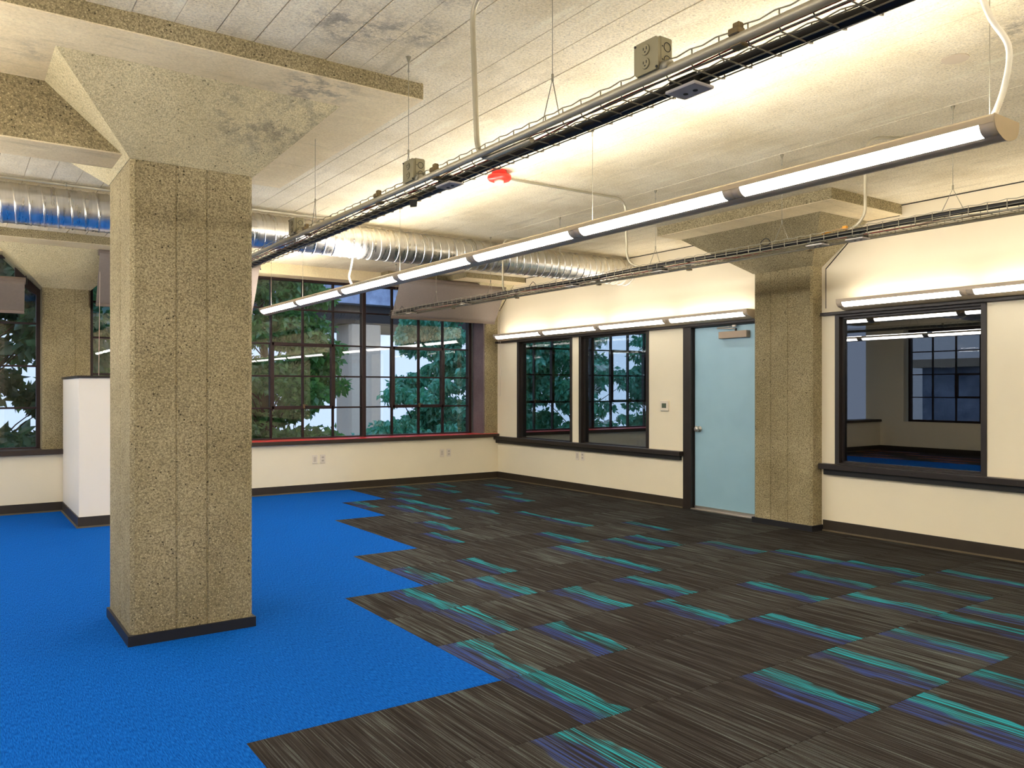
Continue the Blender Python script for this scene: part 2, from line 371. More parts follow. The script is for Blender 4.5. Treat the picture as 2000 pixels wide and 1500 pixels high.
# ------------------------------------------------------------------ walls
wy = [(3.165, 4.535, .645, 2.09), (5.43, 6.40, -.01, 2.09), (7.03, 8.345, .625, 2.11), (8.49, 9.78, .625, 2.11)]
def wall_boxes(x0, x1, ys, openings, z0=0, z1=ZC):
    m = MB(); c = ys[0]
    for a, b, lo, hi in openings:
        m.box(x0, x1, c, a, z0, z1)
        if lo > z0: m.box(x0, x1, a, b, z0, lo)
        m.box(x0, x1, a, b, hi, z1); c = b
    m.box(x0, x1, c, ys[1], z0, z1); return m
struct('wall_right', wall_boxes(XR, XR+.13, (YN, YB+.35), wy), M['wall'], 'cream painted wall with the blue door and the dark framed interior windows')
struct('wall_near', MB().box(XL-.2, 14, YN-.15, YN, 0, ZC), M['wall'])
lw = [(-2.0, 3.6, .66, 2.7), (4.6, 9.75, .66, 2.7)]
struct('wall_left', wall_boxes(XL-.3, XL, (YN, YB+.35), lw), M['wall'])
struct('wall_back', MB().box(XL, XR, YB, YB+.12, 0, .645).box(XL, 14, YB+.12, YB+.55, -1, .62), M['wall'], 'low cream wall under the steel windows at the back')
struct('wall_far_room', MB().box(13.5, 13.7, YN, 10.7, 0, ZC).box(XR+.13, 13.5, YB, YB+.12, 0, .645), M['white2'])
li = MB().box(XL, 14, YB, YB+.55, 2.86, ZC+.01); struct('trim_lintel', li, M['conc_soffit'], 'rough concrete lintel over the steel windows')
struct('trim_reveal', MB().box(6.672, 6.697, YB+.03, YB+.34, .696, 2.84), M['conc_rev'])
struct('trim_ledge_block', MB().box(4.95, 5.92, YB-.22, YB, 2.90, ZC), M['conc'])
struct('wall_dark_added', MB().box(XR+.13, 13.5, 5.1, 5.2, 0, ZC).box(13.3, 13.5, YN, 5.1, 0, ZC), M['dark'])  # added divider and near-black wall, block spill light and darken the room
MB().box(XR+.13, 13.5, YN, 5.1, -.01, .004).build('unlit_black_floor', M['dark'], fl); MB().box(XR+.13, 13.5, YN, 5.1, ZC-.01, ZC).build('unlit_black_ceiling', M['dark'], ce)  # floor and ceiling coloured near-black in place of real shade
# dark cut lines where the plaster meets the concrete
j = MB(); e = .006
def jl(a, b, w=.0042):
    (y0, z0), (y1, z1) = a, b; d = Vector((y1-y0, z1-z0)).normalized(); n = Vector((-d.y, d.x))*w
    j.prism([(y0-n.x, z0-n.y), (y1-n.x, z1-n.y), (y1+n.x, z1+n.y), (y0+n.x, z0+n.y)], 0, XR-.004, XR+.01)
jl((YN, ZC-.008), (3.90, ZC-.008)); jl((3.90, ZC), (3.90, 2.905)); jl((3.90, 2.905), (4.22, 2.905)); jl((4.22, 2.905), (4.635, 2.52)); jl((4.635, 2.52), (4.635, 2.14), .003)
jl((5.9, ZC-.008), (9.566, ZC-.008)); jl((9.566, ZC), (9.566, 2.93)); jl((9.566, 2.93), (9.87, 2.93)); jl((9.87, 2.93), (10.25, 2.57))
struct('trim_joint', j, M['joint'])
def baseboard(name, parts):
    m = MB(); t = MB()
    for (x0, x1, y0, y1, tx, ty) in parts:
        m.box(x0, x1, y0, y1, 0, .106); t.box(*( (x0-tx, x0+.001, y0, y1) if tx else (x0, x1, y0-ty, y0+.001) ), 0, .014)
    o = struct(name, m, M['base']); t.build('baseboard_toe', M['baset'], o)
baseboard('baseboard_right', [(XR-.012, XR, YN, 4.66, .012, 0), (XR-.012, XR, 6.47, YB, .012, 0)])
baseboard('baseboard_back', [(XL, 1.04, YB-.012, YB, 0, .012), (1.95, XR-.012, YB-.012, YB, 0, .012)])
baseboard('baseboard_far_room', [(XR+.14, 13.5, YB-.012, YB, 0, .012)])
o = struct('baseboard_left', MB().box(XL, XL+.012, YN, YB, 0, .106), M['base'])

# ledges and rails on the right wall
def ledge(n, y0, y1, lab):
    o = struct(n, MB().cbox(XR-.085, XR+.03, y0, y1, .600, .652, .004), M['frame'], lab)
    MB().cbox(XR-.045, XR, y0+.035 if y0 > 5 else y0, y1 if y0 > 5 else y1-.03, .548, .600, .003).build('lower_rail', M['black'], o)
    bolts = MB()
    y = y1-.5
    while y > max(y0, 1.5):
        bolts.lathe([(.006, -.004), (.006, 0)], (XR-.086, y, .628), axis=0, seg=8); y -= .42
    bolts.build('bolt', M['boxd'], o)
ledge('trim_1', 6.46, YB, 'dark two-step wooden ledge under the pair of interior windows')
ledge('trim_2', YN, 4.665, 'dark two-step wooden ledge under the single large interior window')
struct('trim_3', MB().cbox(XR-.055, XR+.01, 5.37, YB, 2.070, 2.100, .004), M['frame'], 'dark brown rail under the left run of wall lights')
struct('trim_4', MB().cbox(XR-.055, XR+.01, YN, 4.665, 2.066, 2.096, .004), M['frame'], 'dark brown rail under the right run of wall lights')
# sill of the back window
sill = struct('trim_sill', MB().cbox(XL, XR, YB-.045, YB+.37, .640, .690, .004), M['sillfront'], 'back window sill, red on top with a dark front edge')
MB().box(1.95, 6.90, YB-.035, YB+.355, .689, .6945).build('red_top', M['red'], sill)
MB().box(XL, 1.2, YB-.035, YB+.355, .689, .6945).build('dark_top', M['sillfront'], sill)
s2 = struct('trim_sill_far_room', MB().cbox(XR+.13, 13.5, YB-.05, YB+.37, .640, .690, .004), M['sillfront'])
MB().box(XR+.14, 13.5, YB-.045, YB+.355, .689, .6945).build('red_top', M['red'], s2)

# ------------------------------------------------------------------ steel windows
WN = [0]
def steel_window(unit_edges, zs, plane, sashes, axis=0, label=None, chamfer=None, fat=()):
    """unit_edges: pane boundaries along the wall; sashes: (col0,col1,row0,row1) opening leaves"""
    WN[0] += 1
    mid = (unit_edges[0]+unit_edges[-1])/2; y = plane
    org = (mid, y, zs[0]) if axis == 0 else (y, mid, zs[0])
    r = empty('window_%d' % WN[0], org, kind='structure')
    if label: r['label'] = label
    def bx(m, a0, a1, d0, d1, z0, z1, c=0):
        if axis == 0: m.box(a0, a1, y+d0, y+d1, z0, z1, c)
        else: m.box(y+d0, y+d1, a0, a1, z0, z1, c)
    fr = MB(); a, b = unit_edges[0], unit_edges[-1]
    bx(fr, a-.030, a+.024, -.045, .05, zs[0]-.03, zs[-1]+.06, .004); bx(fr, b-.024, b+.030, -.045, .05, zs[0]-.03, zs[-1]+.06, .004)
    bx(fr, a, b, -.045, .05, zs[-1]-.012, zs[-1]+.055, .004); bx(fr, a, b, -.045, .05, zs[0]-.03, zs[0]+.018, .004)
    for f in fat: bx(fr, f-.032, f+.032, -.05, .05, zs[0], zs[-1], .004)
    if chamfer:
        (xa, za), (xb, zb) = chamfer
        fr.prism([(xa, za-.03), (xb-.03, zb), (xb+.04, zb), (xb+.04, zs[-1]+.06), (xa, zs[-1]+.06)], 1, y-.04, y+.045)
    fr.build('window_frame', M['muntin'], r)
    for i, e in enumerate(unit_edges[1:-1]):
        if e in fat: continue
        m = MB(); bx(m, e-.011, e+.011, -.025, .025, zs[0], zs[-1]); bx(m, e-.004, e+.004, -.032, -.024, zs[0], zs[-1]); m.build('vertical_muntin', M['muntin'], r)
    for z in zs[1:-1]:
        m = MB(); bx(m, a, b, -.024, .024, z-.011, z+.011); bx(m, a, b, -.031, -.023, z-.004, z+.004); m.build('horizontal_muntin', M['muntin'], r)
    for (c0, c1, r0, r1) in sashes:
        m = MB(); xa, xb, za, zb = unit_edges[c0], unit_edges[c1], zs[r0], zs[r1]; w = .034
        bx(m, xa-w*.6, xa+w, -.042, .03, za-w*.5, zb+w*.5, .004); bx(m, xb-w, xb+w*.6, -.042, .03, za-w*.5, zb+w*.5, .004)
        bx(m, xa, xb, -.042, .03, za-w*.5, za+w*.8, .004); bx(m, xa, xb, -.042, .03, zb-w*.8, zb+w*.5, .004)
        o = m.build('opening_sash', M['muntin'], r)
        xm = (xa+xb)/2; h = MB(); bx(h, xm-.012, xm+.012, -.07, -.04, za-.01, za+.05, .003); bx(h, xm-.006, xm+.05, -.075, -.062, za+.03, za+.042, .002); h.build('sash_latch', M['strap'], o)
    for i in range(len(unit_edges)-1):
        for jx in range(len(zs)-1):
            m = MB(); bx(m, unit_edges[i]+.009, unit_edges[i+1]-.009, -.0025, .0025, zs[jx]+.009, zs[jx+1]-.009); m.build('pane', M['glass'], r)
    return r
YW = YB+.35
zs = [.695, 1.115, 1.545, 1.978, 2.45, 2.84]
steel_window([4.837, 5.289, 5.727, 6.139, 6.606], zs, YW, [(1, 3, 1, 3)], label='steel-framed window half next to the corner, below the slanted shade')
steel_window([3.08, 3.51, 3.947, 4.382, 4.837], zs, YW+.004, [(1, 3, 1, 3)], label='steel-framed window half seen beside the big column')
steel_window([1.36, 1.80, 2.22, 2.65, 3.08], [.695, 1.115, 1.545, 1.978, 2.40, 2.84], YW, [(1, 3, 1, 3)], label='steel-framed window part showing between the back pilaster and the big column')
steel_window([-2.66, -1.78, -.90, -.03, .83], [.69, 1.153, 1.628, 2.112, 2.60, 2.84], YW, [], chamfer=((.60, 2.62), (.83, 2.44)), label='steel-framed window with a clipped upper corner at the left edge of the photo')
steel_window([7.45, 7.87, 8.25, 8.66, 9.10], [.695, 1.16, 1.613, 2.05, 2.45, 2.84], YW, [(0, 2, 1, 3)], label='outer window of the room behind, seen through the left interior window')
steel_window([9.10, 9.55, 9.956, 10.36, 10.8], [.695, 1.16, 1.613, 2.05, 2.45, 2.84], YW+.004, [(1, 3, 1, 3)], label='outer window of the room behind, seen through the right interior window')
steel_window([10.8, 11.3, 11.8, 12.3, 12.8, 13.3], [.695, 1.16, 1.613, 2.05, 2.45, 2.84], YW, [])
for (a, b) in ((4.7, 9.65), (-1.9, 3.5)):
    ed = [a+(b-a)*i/10 for i in range(11)]
    steel_window(ed, [.69, 1.2, 1.7, 2.2, 2.65], XL-.12, [(2, 4, 1, 2), (6, 8, 1, 2)], axis=1, fat=(ed[5],))

# interior glazing in the right wall
def glazed(i, y0, y1, z0, z1, lab):
    WN[0] += 1
    r = empty('window_%d' % WN[0], (XR, (y0+y1)/2, z0), kind='structure'); r['label'] = lab
    f = MB(); w = .045
    for a, b, c, d in ((y0, y0+w, z0, z1), (y1-w, y1, z0, z1), (y0+w, y1-w, z1-w, z1), (y0+w, y1-w, z0, z0+.02)):
        f.cbox(XR-.012, XR+.135, a, b, c, d, .003)
    f.build('window_frame', M['frame'], r)
    s = MB()
    for a, b, c, d in ((y0+w, y0+w+.018, z0+.02, z1-w), (y1-w-.018, y1-w, z0+.02, z1-w), (y0+w, y1-w, z1-w-.018, z1-w), (y0+w, y1-w, z0+.02, z0+.036)):
        s.box(XR+.03, XR+.085, a, b, c, d)
    s.build('glazing_stop', M['steel'] if i < 0 else M['frame'], r)
    MB().box(XR+.055, XR+.061, y0+w, y1-w, z0+.02, z1-w).build('pane', M['iglass'] if i < 3 else M['iglass_dim'], r)
glazed(1, 8.49, 9.78, .625, 2.11, 'left of the paired interior windows, next to the room corner')
glazed(2, 7.03, 8.345, .625, 2.11, 'right of the paired interior windows, beside the thermostat')
glazed(3, 3.165, 4.535, .645, 2.09, 'large interior window right of the wall pilaster, reflecting the pendants')

# door
d = empty('door_1', (XR, 5.9, 0), kind='structure'); d['label'] = 'pale blue door in a black frame beside the concrete pilaster'
f = MB(); f.cbox(XR-.02, XR+.135, 6.345, 6.465, 0, 2.092, .003); f.box(XR-.02, XR+.135, 5.38, 5.43, 0, 2.092); f.cbox(XR-.02, XR+.135, 5.40, 6.345, 2.062, 2.092, .003)
f.build('door_frame', M['frame'], d)
MB().box(XR+.03, XR+.135, 6.330, 6.347, 0, 2.062).build('door_stop', M['black'], d)
MB().cbox(XR+.035, XR+.078, 5.43, 6.330, .045, 2.055, .002).build('door_panel', M['door'], d)
MB().box(XR+.028, XR+.085, 5.43, 6.330, .018, .045).build('door_sweep', M['steel'], d)
MB().cbox(XR-.02, XR+.12, 5.40, 6.35, 0, .016, .003).build('threshold', M['steel'], d)
kb = MB().lathe([(.034, 0), (.034, -.008), (.014, -.012), (.014, -.03), (.026, -.038), (.031, -.052), (.026, -.064), (.010, -.068)], (XR+.035, 6.262, .915), axis=0, seg=20).build('door_knob', M['steel'], d)
MB().box(XR+.034, XR+.0385, 6.290, 6.331, .88, .95).build('latch_plate', M['steel'], d)
cl = MB().cbox(XR-.03, XR+.036, 5.555, 5.935, 1.915, 1.990, .004).build('closer_body', M['closer'], d)
MB().tube([(XR, 5.72, 1.99), (XR, 5.72, 2.02)], .012, 10).build('closer_spindle', M['boxd'], d)
MB().tube([(XR-.005, 5.72, 2.018), (XR-.03, 5.95, 2.030)], .008, 6).tube([(XR-.03, 5.95, 2.036), (XR-.0, 5.75, 2.048)], .006, 6).build('closer_arm', M['steel'], d)
MB().cbox(XR-.015, XR+.01, 5.72, 5.76, 2.035, 2.058, .003).build('closer_bracket', M['plastic'], d)

# ------------------------------------------------------------------ concrete columns
def shaft_profile(x0, x1, y0, y1, gx, gy, c=.02):
    """rectangle with chamfered corners and formwork board notches on the faces"""
    p = [(x0+c, y0)]
    for g in gx: p += [(g-.007, y0), (g-.002, y0+.006), (g+.002, y0+.006), (g+.007, y0)]
    p += [(x1-c, y0), (x1, y0+c), (x1, y1-c), (x1-c, y1), (x0+c, y1), (x0, y1-c)]
    for g in sorted(gy, reverse=True): p += [(x0, g+.007), (x0+.006, g+.002), (x0+.006, g-.002), (x0, g-.007)]
    p += [(x0, y0+c)]; return p
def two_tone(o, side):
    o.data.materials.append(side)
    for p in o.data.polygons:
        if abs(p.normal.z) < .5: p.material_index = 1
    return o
def column(name, lab, x0, x1, y0, y1, kink, cap, panel, ch=.012, gx=(), gy=(), zp=2.912, base=True, zb=0, zcap=None):
    r = empty(name, ((x0+x1)/2, (y0+y1)/2, zb), lab, 'column')
    zk = kink
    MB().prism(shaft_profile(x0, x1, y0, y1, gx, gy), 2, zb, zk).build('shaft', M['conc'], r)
    MB().hexa((x0-.004, x1+.004, y0-.004, y1+.004), cap, zk, zp+.002).build('capital', M['conc'] if x0 > 6.7 else M['conc_cap_lit'], r)
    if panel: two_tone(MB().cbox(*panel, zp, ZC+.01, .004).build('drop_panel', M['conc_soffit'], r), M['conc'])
    if base: MB().box(x0-.014, x1+.014, y0-.014, y1+.014, 0, .056).build('base_trim', M['blackbase'], r)
    return r
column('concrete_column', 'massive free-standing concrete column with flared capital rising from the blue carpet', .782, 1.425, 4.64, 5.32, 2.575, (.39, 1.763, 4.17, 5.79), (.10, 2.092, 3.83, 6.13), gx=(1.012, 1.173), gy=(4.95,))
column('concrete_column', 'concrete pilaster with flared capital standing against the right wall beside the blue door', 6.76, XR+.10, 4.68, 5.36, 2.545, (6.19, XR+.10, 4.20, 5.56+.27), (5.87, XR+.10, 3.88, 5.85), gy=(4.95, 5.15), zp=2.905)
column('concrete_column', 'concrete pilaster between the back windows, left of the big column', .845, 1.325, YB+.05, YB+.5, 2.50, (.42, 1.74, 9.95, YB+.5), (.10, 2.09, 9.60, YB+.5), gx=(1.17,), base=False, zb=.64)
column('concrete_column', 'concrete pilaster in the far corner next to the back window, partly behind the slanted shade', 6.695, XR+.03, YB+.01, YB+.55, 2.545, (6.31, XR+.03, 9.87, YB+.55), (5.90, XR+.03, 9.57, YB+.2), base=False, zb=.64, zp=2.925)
bm = MB().cbox(XL, .80, 4.68, 5.02, 2.60, ZC+.01, .006).build('concrete_beam', M['conc_soffit']); two_tone(bm, M['conc']); tag(bm, 'rough concrete beam running left from the big column under the ceiling', 'beam')

# half-height partition
pw = empty('partition', (1.5, 9.6, 0), 'white half-height partition wall with a dark cap behind the big column', 'partition')
MB().box(1.04, 1.95, 8.92, YB-.02, 0, 1.475).build('panel', M['white'], pw)
MB().cbox(1.025, 1.965, 8.905, YB-.02, 1.475, 1.498, .003).build('cap', M['frame'], pw)
MB().box(1.028, 1.962, 8.908, YB-.025, 0, .106).build('base_trim', M['base'], pw)
MB().box(1.016, 1.974, 8.896, YB-.025, 0, .014).build('base_toe', M['baset'], pw)

# ------------------------------------------------------------------ lamps
def area(name, loc, sx_, sy_, power, rot=(0,0,0), parent=None):
    L = bpy.data.lights.new(name, 'AREA'); L.shape = 'RECTANGLE'; L.size = sx_; L.size_y = sy_; L.energy = power; L.color = WARM
    o = bpy.data.objects.new(name, L); COL.objects.link(o); o.rotation_euler = rot
    if parent is not None: o.parent = parent; o.location = Vector(loc)-parent.location
    else: o.location = loc
    return o
def arc(p0, p1, bulge, n=5):
    p0 = Vector(p0); p1 = Vector(p1); d = p1-p0; nn = Vector((d.y, -d.x)).normalized(); r = []
    for i in range(n+1):
        t = i/n; r.append(tuple(p0+d*t+nn*bulge*4*t*(1-t)))
    return r
def fixture_segment(root, x, y0, y1, zt, first, last, side='both'):
    """light trough: lip, curved lit lens, spine underneath; profile in x,z around x"""
    lip = .10; dz = -.083
    left_lens = arc((-lip+.001, -.032), (-.052, -.072), .010)
    sides = (-1, 1) if side == 'both' else (-1,)
    je = .055
    for sgn in sides:
        top = [(sgn*(lip-.004), 0), (sgn*(lip+.002), -.008), (sgn*(lip+.002), -.032), (sgn*(lip-.006), -.032), (sgn*(lip-.012), 0)]
        MB().prism([(x+a, zt+b) for a, b in top], 1, y0, y1).build('upper_rim', M['fixture'], root) if side == 'both' else MB().prism([(x+a, zt+b) for a, b in top], 1, y0, y1).build('upper_rim', M['fixgrey'], root)
        lens = [(-sgn*a, b) for a, b in left_lens]; inner = [(a*.96, b+.004) for a, b in lens][::-1]
        MB().prism([(x+a, zt+b) for a, b in lens+inner], 1, y0+je, y1-je, True).build('lens', M['lens'] if side == 'both' else M['lens_wall'], root)
        band = [(-sgn*a, b) for a, b in left_lens]; bi = [(a*.95, b+.005) for a, b in band][::-1]
        pr = [(x+a*1.004, zt+b-.0006) for a, b in band]+[(x+a, zt+b) for a, b in bi]
        MB().prism(pr, 1, y0, y0+je, True).build('joint_band', M['fixgrey'], root); MB().prism(pr, 1, y1-je, y1, True).build('joint_band', M['fixgrey'], root)
    if side == 'both':
        sp = arc((-.053, -.071), (.053, -.071), .013, 6); sp = sp+[(.038, -.066), (-.038, -.066)]
    else:
        sp = arc((-.053, -.071), (.05, -.098), .006, 6)+[(.085, -.098), (.085, 0.), (.075, 0.), (.075, -.073), (-.038, -.066)]
    MB().prism([(x+a, zt+b) for a, b in sp], 1, y0, y1).build('spine', M['fixgrey'] if side == 'both' else M['fixture'], root)
    for e, yy, flag in ((0, y0, first), (1, y1, last)):
        if flag:
            if side == 'both': pf = [(-lip, 0)]+arc((-lip, -.020), (-.050, -.075), .012)+arc((-.050, -.075), (.050, -.075), .012)+[(-a, b) for a, b in arc((-lip, -.020), (-.050, -.075), .012)][::-1]+[(lip, 0)]
            else: pf = [(-lip, 0)]+arc((-lip, -.020), (-.050, -.075), .012)+[(.085, -.083), (.085, 0)]
            MB().prism([(x+a*1.01, zt+b*1.01) for a, b in pf], 1, yy-.003 if e == 0 else yy, yy if e == 0 else yy+.003).build('end_cap', M['fixture'], root)
ZP = 2.388
def pendant(x, lab, ys, wires):
    r = empty('pendant_light', (x, (ys[0]+ys[-1])/2, ZP), lab, 'ceiling light', 'linear pendant lights hung in rows')
    for i, (a, b) in enumerate(zip(ys, ys[1:])):
        fixture_segment(r, x, a, b, ZP, i == 0, i == len(ys)-2)
        for sg in (-1, 1): area('uplight', (x+sg*.045, (a+b)/2, ZP+.003), .05, b-a-.10, P_UP/2, (0, PI+sg*-.72, 0), r)
        MB().box(x-.085, x+.085, a+.02, b-.02, ZP-.05, ZP-.042).build('reflector_tray', M['plastic'], r)
    for y in wires:
        MB().tube([(x, y, ZP-.045), (x, y, ZC-.05)], .0016, 5).build('suspension_wire', M['zinc'], r)
        MB().tube([(x, y, ZC-.06), (x, y, ZC-.02), (x, y, ZC)], [.006, .004, .012], 8).build('ceiling_hook', M['zinc'], r)
    return r
PY = [1.44, 2.68, 3.92, 5.15, 6.38, 7.62, 8.90, 10.17]
p1 = pendant(3.30, 'long slim pendant light crossing the photo right of the nearer wire tray', PY, (1.50, 3.85, 6.48, 8.9, 10.0))
p_fill1 = pendant(3.30, 'added unseen pendant light behind the camera for ambient fill', [-2.9, -1.66, -.43, .80], (-2.8, .7))  # unseen row added to fill ambient light on the capital front
p_fill2 = pendant(-.5, 'second added unseen pendant light behind the camera for ambient fill', [-2.9, -1.66, -.43, .80], (-2.8, .7))  # another unseen row, added for the same ambient fill
p2 = pendant(-.5, 'long slim pendant light hanging over the camera side, seen only in reflections', PY, (1.5, 3.9, 6.4, 10.0))
def helix(pts, r, turns, n):
    """corrugated sleeve radius list for a tube"""
    return [r*(1+.14*(i % 2)) for i in range(n)]
def spline(ctrl, n):
    P = [Vector(ctrl[0])]+[Vector(c) for c in ctrl]+[Vector(ctrl[-1])]; out_ = []
    segs = len(ctrl)-1
    for i in range(n):
        t = i/(n-1)*segs; kx = min(int(t), segs-1); u = t-kx; a, b, c, d_ = P[kx:kx+4]
        out_.append(.5*((2*b)+(c-a)*u+(2*a-5*b+4*c-d_)*u*u+(3*b-a-3*c+d_)*u**3))
    return out_
def flex(name, lab, ctrl, r=.010, n=120):
    pts = spline(ctrl, n); o = MB().tube(pts, helix(pts, r, 0, n), 8).build(name, M['flex']); tag(o, lab, 'cable'); return o
flex('flexible_conduit', 'white ribbed flexible cable dropping into the near end of the pendant light', [(3.30, 1.56, 2.995), (3.30, 1.50, 2.80), (3.32, 1.44, 2.66), (3.31, 1.455, 2.50), (3.27, 1.49, 2.36)], .011, 170)
flex('flexible_conduit', 'thin white cable dropping to the pendant light in front of the back window', [(3.30, 7.50, 2.995), (3.30, 7.50, 2.74), (3.285, 7.52, 2.58), (3.27, 7.53, 2.48), (3.29, 7.45, 2.36)], .010, 90)

def wall_light(lab, ys):
    zt = 2.195; x = 6.825
    r = empty('wall_light', (x, (ys[0]+ys[-1])/2, zt), lab, 'wall light', 'linear wall lights on the right wall')
    for i, (a, b) in enumerate(zip(ys, ys[1:])):
        fixture_segment(r, x, a, b, zt, i == 0, i == len(ys)-2, 'one')
        area('uplight', (x-.02, (a+b)/2, zt-.03), .09, b-a-.10, P_WALL, (0, PI-.25, 0), r)
        MB().box(x-.085, x+.075, a+.02, b-.02, zt-.05, zt-.042).build('reflector_tray', M['plastic'], r)
wall_light('run of slim wall lights above the paired interior windows and the blue door', [5.42, 6.57, 7.78, 8.96, 10.14])
wall_light('run of slim wall lights above the single large interior window', [-2.7, -1.5, -.31, .87, 2.05, 3.24, 4.40])

# ------------------------------------------------------------------ spiral duct
dy, dz, dr = 7.415, 2.818, .158
du = empty('air_duct', (XR, dy, dz), 'shiny spiral metal air duct running under the ceiling to the right wall', 'duct')
MB().tube([(XL, dy, dz)]+[(XL+.3*i, dy, dz) for i in range(1, 35)]+[(XR, dy, dz)], dr, 48, cap=False).build('duct_tube', M['duct'], du)
turns = 108; nseg = 36; pitch = (XR-XL)/turns
v = []; fcs = []
for i in range(turns*nseg+1):
    a = 2*PI*i/nseg; xx = XL+pitch*i/nseg
    for (ro, dx) in ((-.002, -.007), (.0055, -.004), (.0055, .004), (-.002, .007)):
        v.append((xx+dx, dy+(dr+ro)*math.cos(a), dz+(dr+ro)*math.sin(a)))
for i in range(turns*nseg):
    for q in range(3): fcs.append((4*i+q, 4*i+q+1, 4*i+5+q, 4*i+4+q))
mm = MB(); mm.add(v, fcs, True); mm.build('spiral_seam', M['duct'], du)
for xs in (-1.2, 1.9, 4.6):
    MB().tube([(xs, dy+(dr+.004)*math.cos(t), dz+(dr+.004)*math.sin(t)) for t in np.linspace(0, 2*PI, 33)], .008, 6).build('duct_strap', M['zinc'], du)

# ------------------------------------------------------------------ conduits
def conduit(lab, ctrl, r=.0105, straps=(), name='conduit'):
    """ctrl: polyline with rounded corners"""
    pts = []; c = [Vector(p) for p in ctrl]
    for i, p in enumerate(c):
        if i in (0, len(c)-1): pts.append(p); continue
        a, b = (c[i-1]-p), (c[i+1]-p); rr = min(.11, a.length*.45, b.length*.45)
        s0 = p+a.normalized()*rr; s1 = p+b.normalized()*rr
        for t in np.linspace(0, 1, 8): pts.append(s0*(1-t)**2+p*2*t*(1-t)+s1*t*t)
    e = empty(name, tuple(pts[0]), lab, 'conduit')
    MB().tube(pts, r, 10).build('pipe', M['emt'], e)
    for s in straps: MB().tube([Vector(s)-Vector((.008, 0, 0)), Vector(s)+Vector((.008, 0, 0))], r*1.5, 10).build('strap', M['zinc'], e)
    return e
conduit('bright steel conduit running along the ceiling just in front of the air duct', [(XL, 7.235, 2.975), (3.05, 7.235, 2.975)], .012, [(-.6, 7.235, 2.978), (.75, 7.235, 2.978), (2.2, 7.235, 2.978)])
conduit('steel conduit dropping from the ceiling into the nearer wire tray', [(1.80, 2.55, 2.985), (1.79, 2.86, 2.985), (1.80, 2.83, 2.30), (1.80, 2.45, 2.296)], .0115)
conduit('steel conduit running from the red alarm over the ceiling to the farther wire tray', [(3.46, 5.06, 2.975), (3.60, 5.12, 2.985), (4.74, 5.10, 2.985), (4.76, 5.10, 2.44), (4.77, 4.85, 2.36)], .010)
conduit('steel conduit dropping to the farther wire tray near the top right of the wall pilaster', [(5.12, 2.80, 2.985), (4.86, 2.97, 2.985), (4.86, 2.97, 2.46), (4.81, 3.12, 2.36)], .010)
conduit('steel conduit dropping to the farther wire tray beside the slanted shade', [(5.25, 7.02, 2.985), (4.86, 7.14, 2.985), (4.86, 7.14, 2.46), (4.80, 7.0, 2.36)], .010)

# ------------------------------------------------------------------ wire cable trays
def tray(lab, xa, xb, z0, z1, y0, y1, hangs, apex):
    r = empty('cable_tray', ((xa+xb)/2, y0, z0), lab, 'cable tray', 'wire cable trays under the ceiling')
    nl = 5 if xb-xa > .12 else 4; w = .0024
    for i, x in enumerate(np.linspace(xa+.006, xb-.006, 4)):
        MB().tube([(x, y0, z0), (x, y1, z0)], w, 5).build('long_wire', M['zinc'], r)
    for x in (xa, xb):
        pts = []; y = y0
        while y < y1: pts.append((x, y, z1+(.004 if len(pts) % 2 else -.002))); y += .05
        MB().tube(pts, w, 5).build('rim_wire', M['zinc'], r); MB().tube([(x, y0, (z0+z1)/2-.004), (x, y1, (z0+z1)/2-.004)], w*.8, 5).build('long_wire', M['zinc'], r)
    cx = (xa+xb)/2; h = (xb-xa)/2
    me = MB().tube([(-h, 0, z1-z0), (-h, 0, .008), (-h+.008, 0, -.004), (h-.008, 0, -.004), (h+.004, 0, -.002), (h+.004, 0, .010), (h, 0, .012), (h, 0, z1-z0)], w, 5).mesh('cross_wire', M['zinc'])
    y = y0+.02
    while y < y1: link_mesh('cross_wire', me, r, (cx, y, z0)); y += .1015
    for yh in hangs:
        s = .07
        m = MB().tube([(cx-.02, yh-s, z1), (cx, yh, apex), (cx, yh+s, z1)], .0022, 5); m.tube([(cx, yh, apex-.005), (cx, yh, apex+.02)], .005, 6).tube([(cx, yh, apex+.01), (cx, yh, ZC-.05)], .0016, 5)
        m.build('hanger_wire', M['zinc'], r)
        MB().tube([(cx, yh, ZC-.075), (cx, yh, ZC-.06), (cx, yh, ZC-.03), (cx, yh, ZC)], [.006, .003, .003, .013], 8).build('ceiling_hook', M['zinc'], r)
    return r
T1 = tray('wire cable tray nearer the big column, carrying three steel outlet boxes', 1.79, 1.93, 2.300, 2.353, .2, 8.6, (1.2, 2.40, 3.56, 4.80, 6.6), 2.52)
T2 = tray('wire cable tray nearer the right wall, ending in front of the back window', 4.70, 4.84, 2.335, 2.386, .2, 9.55, (1.2, 2.37, 3.54, 4.77, 6.04, 7.24, 8.42, 9.48), 2.52)
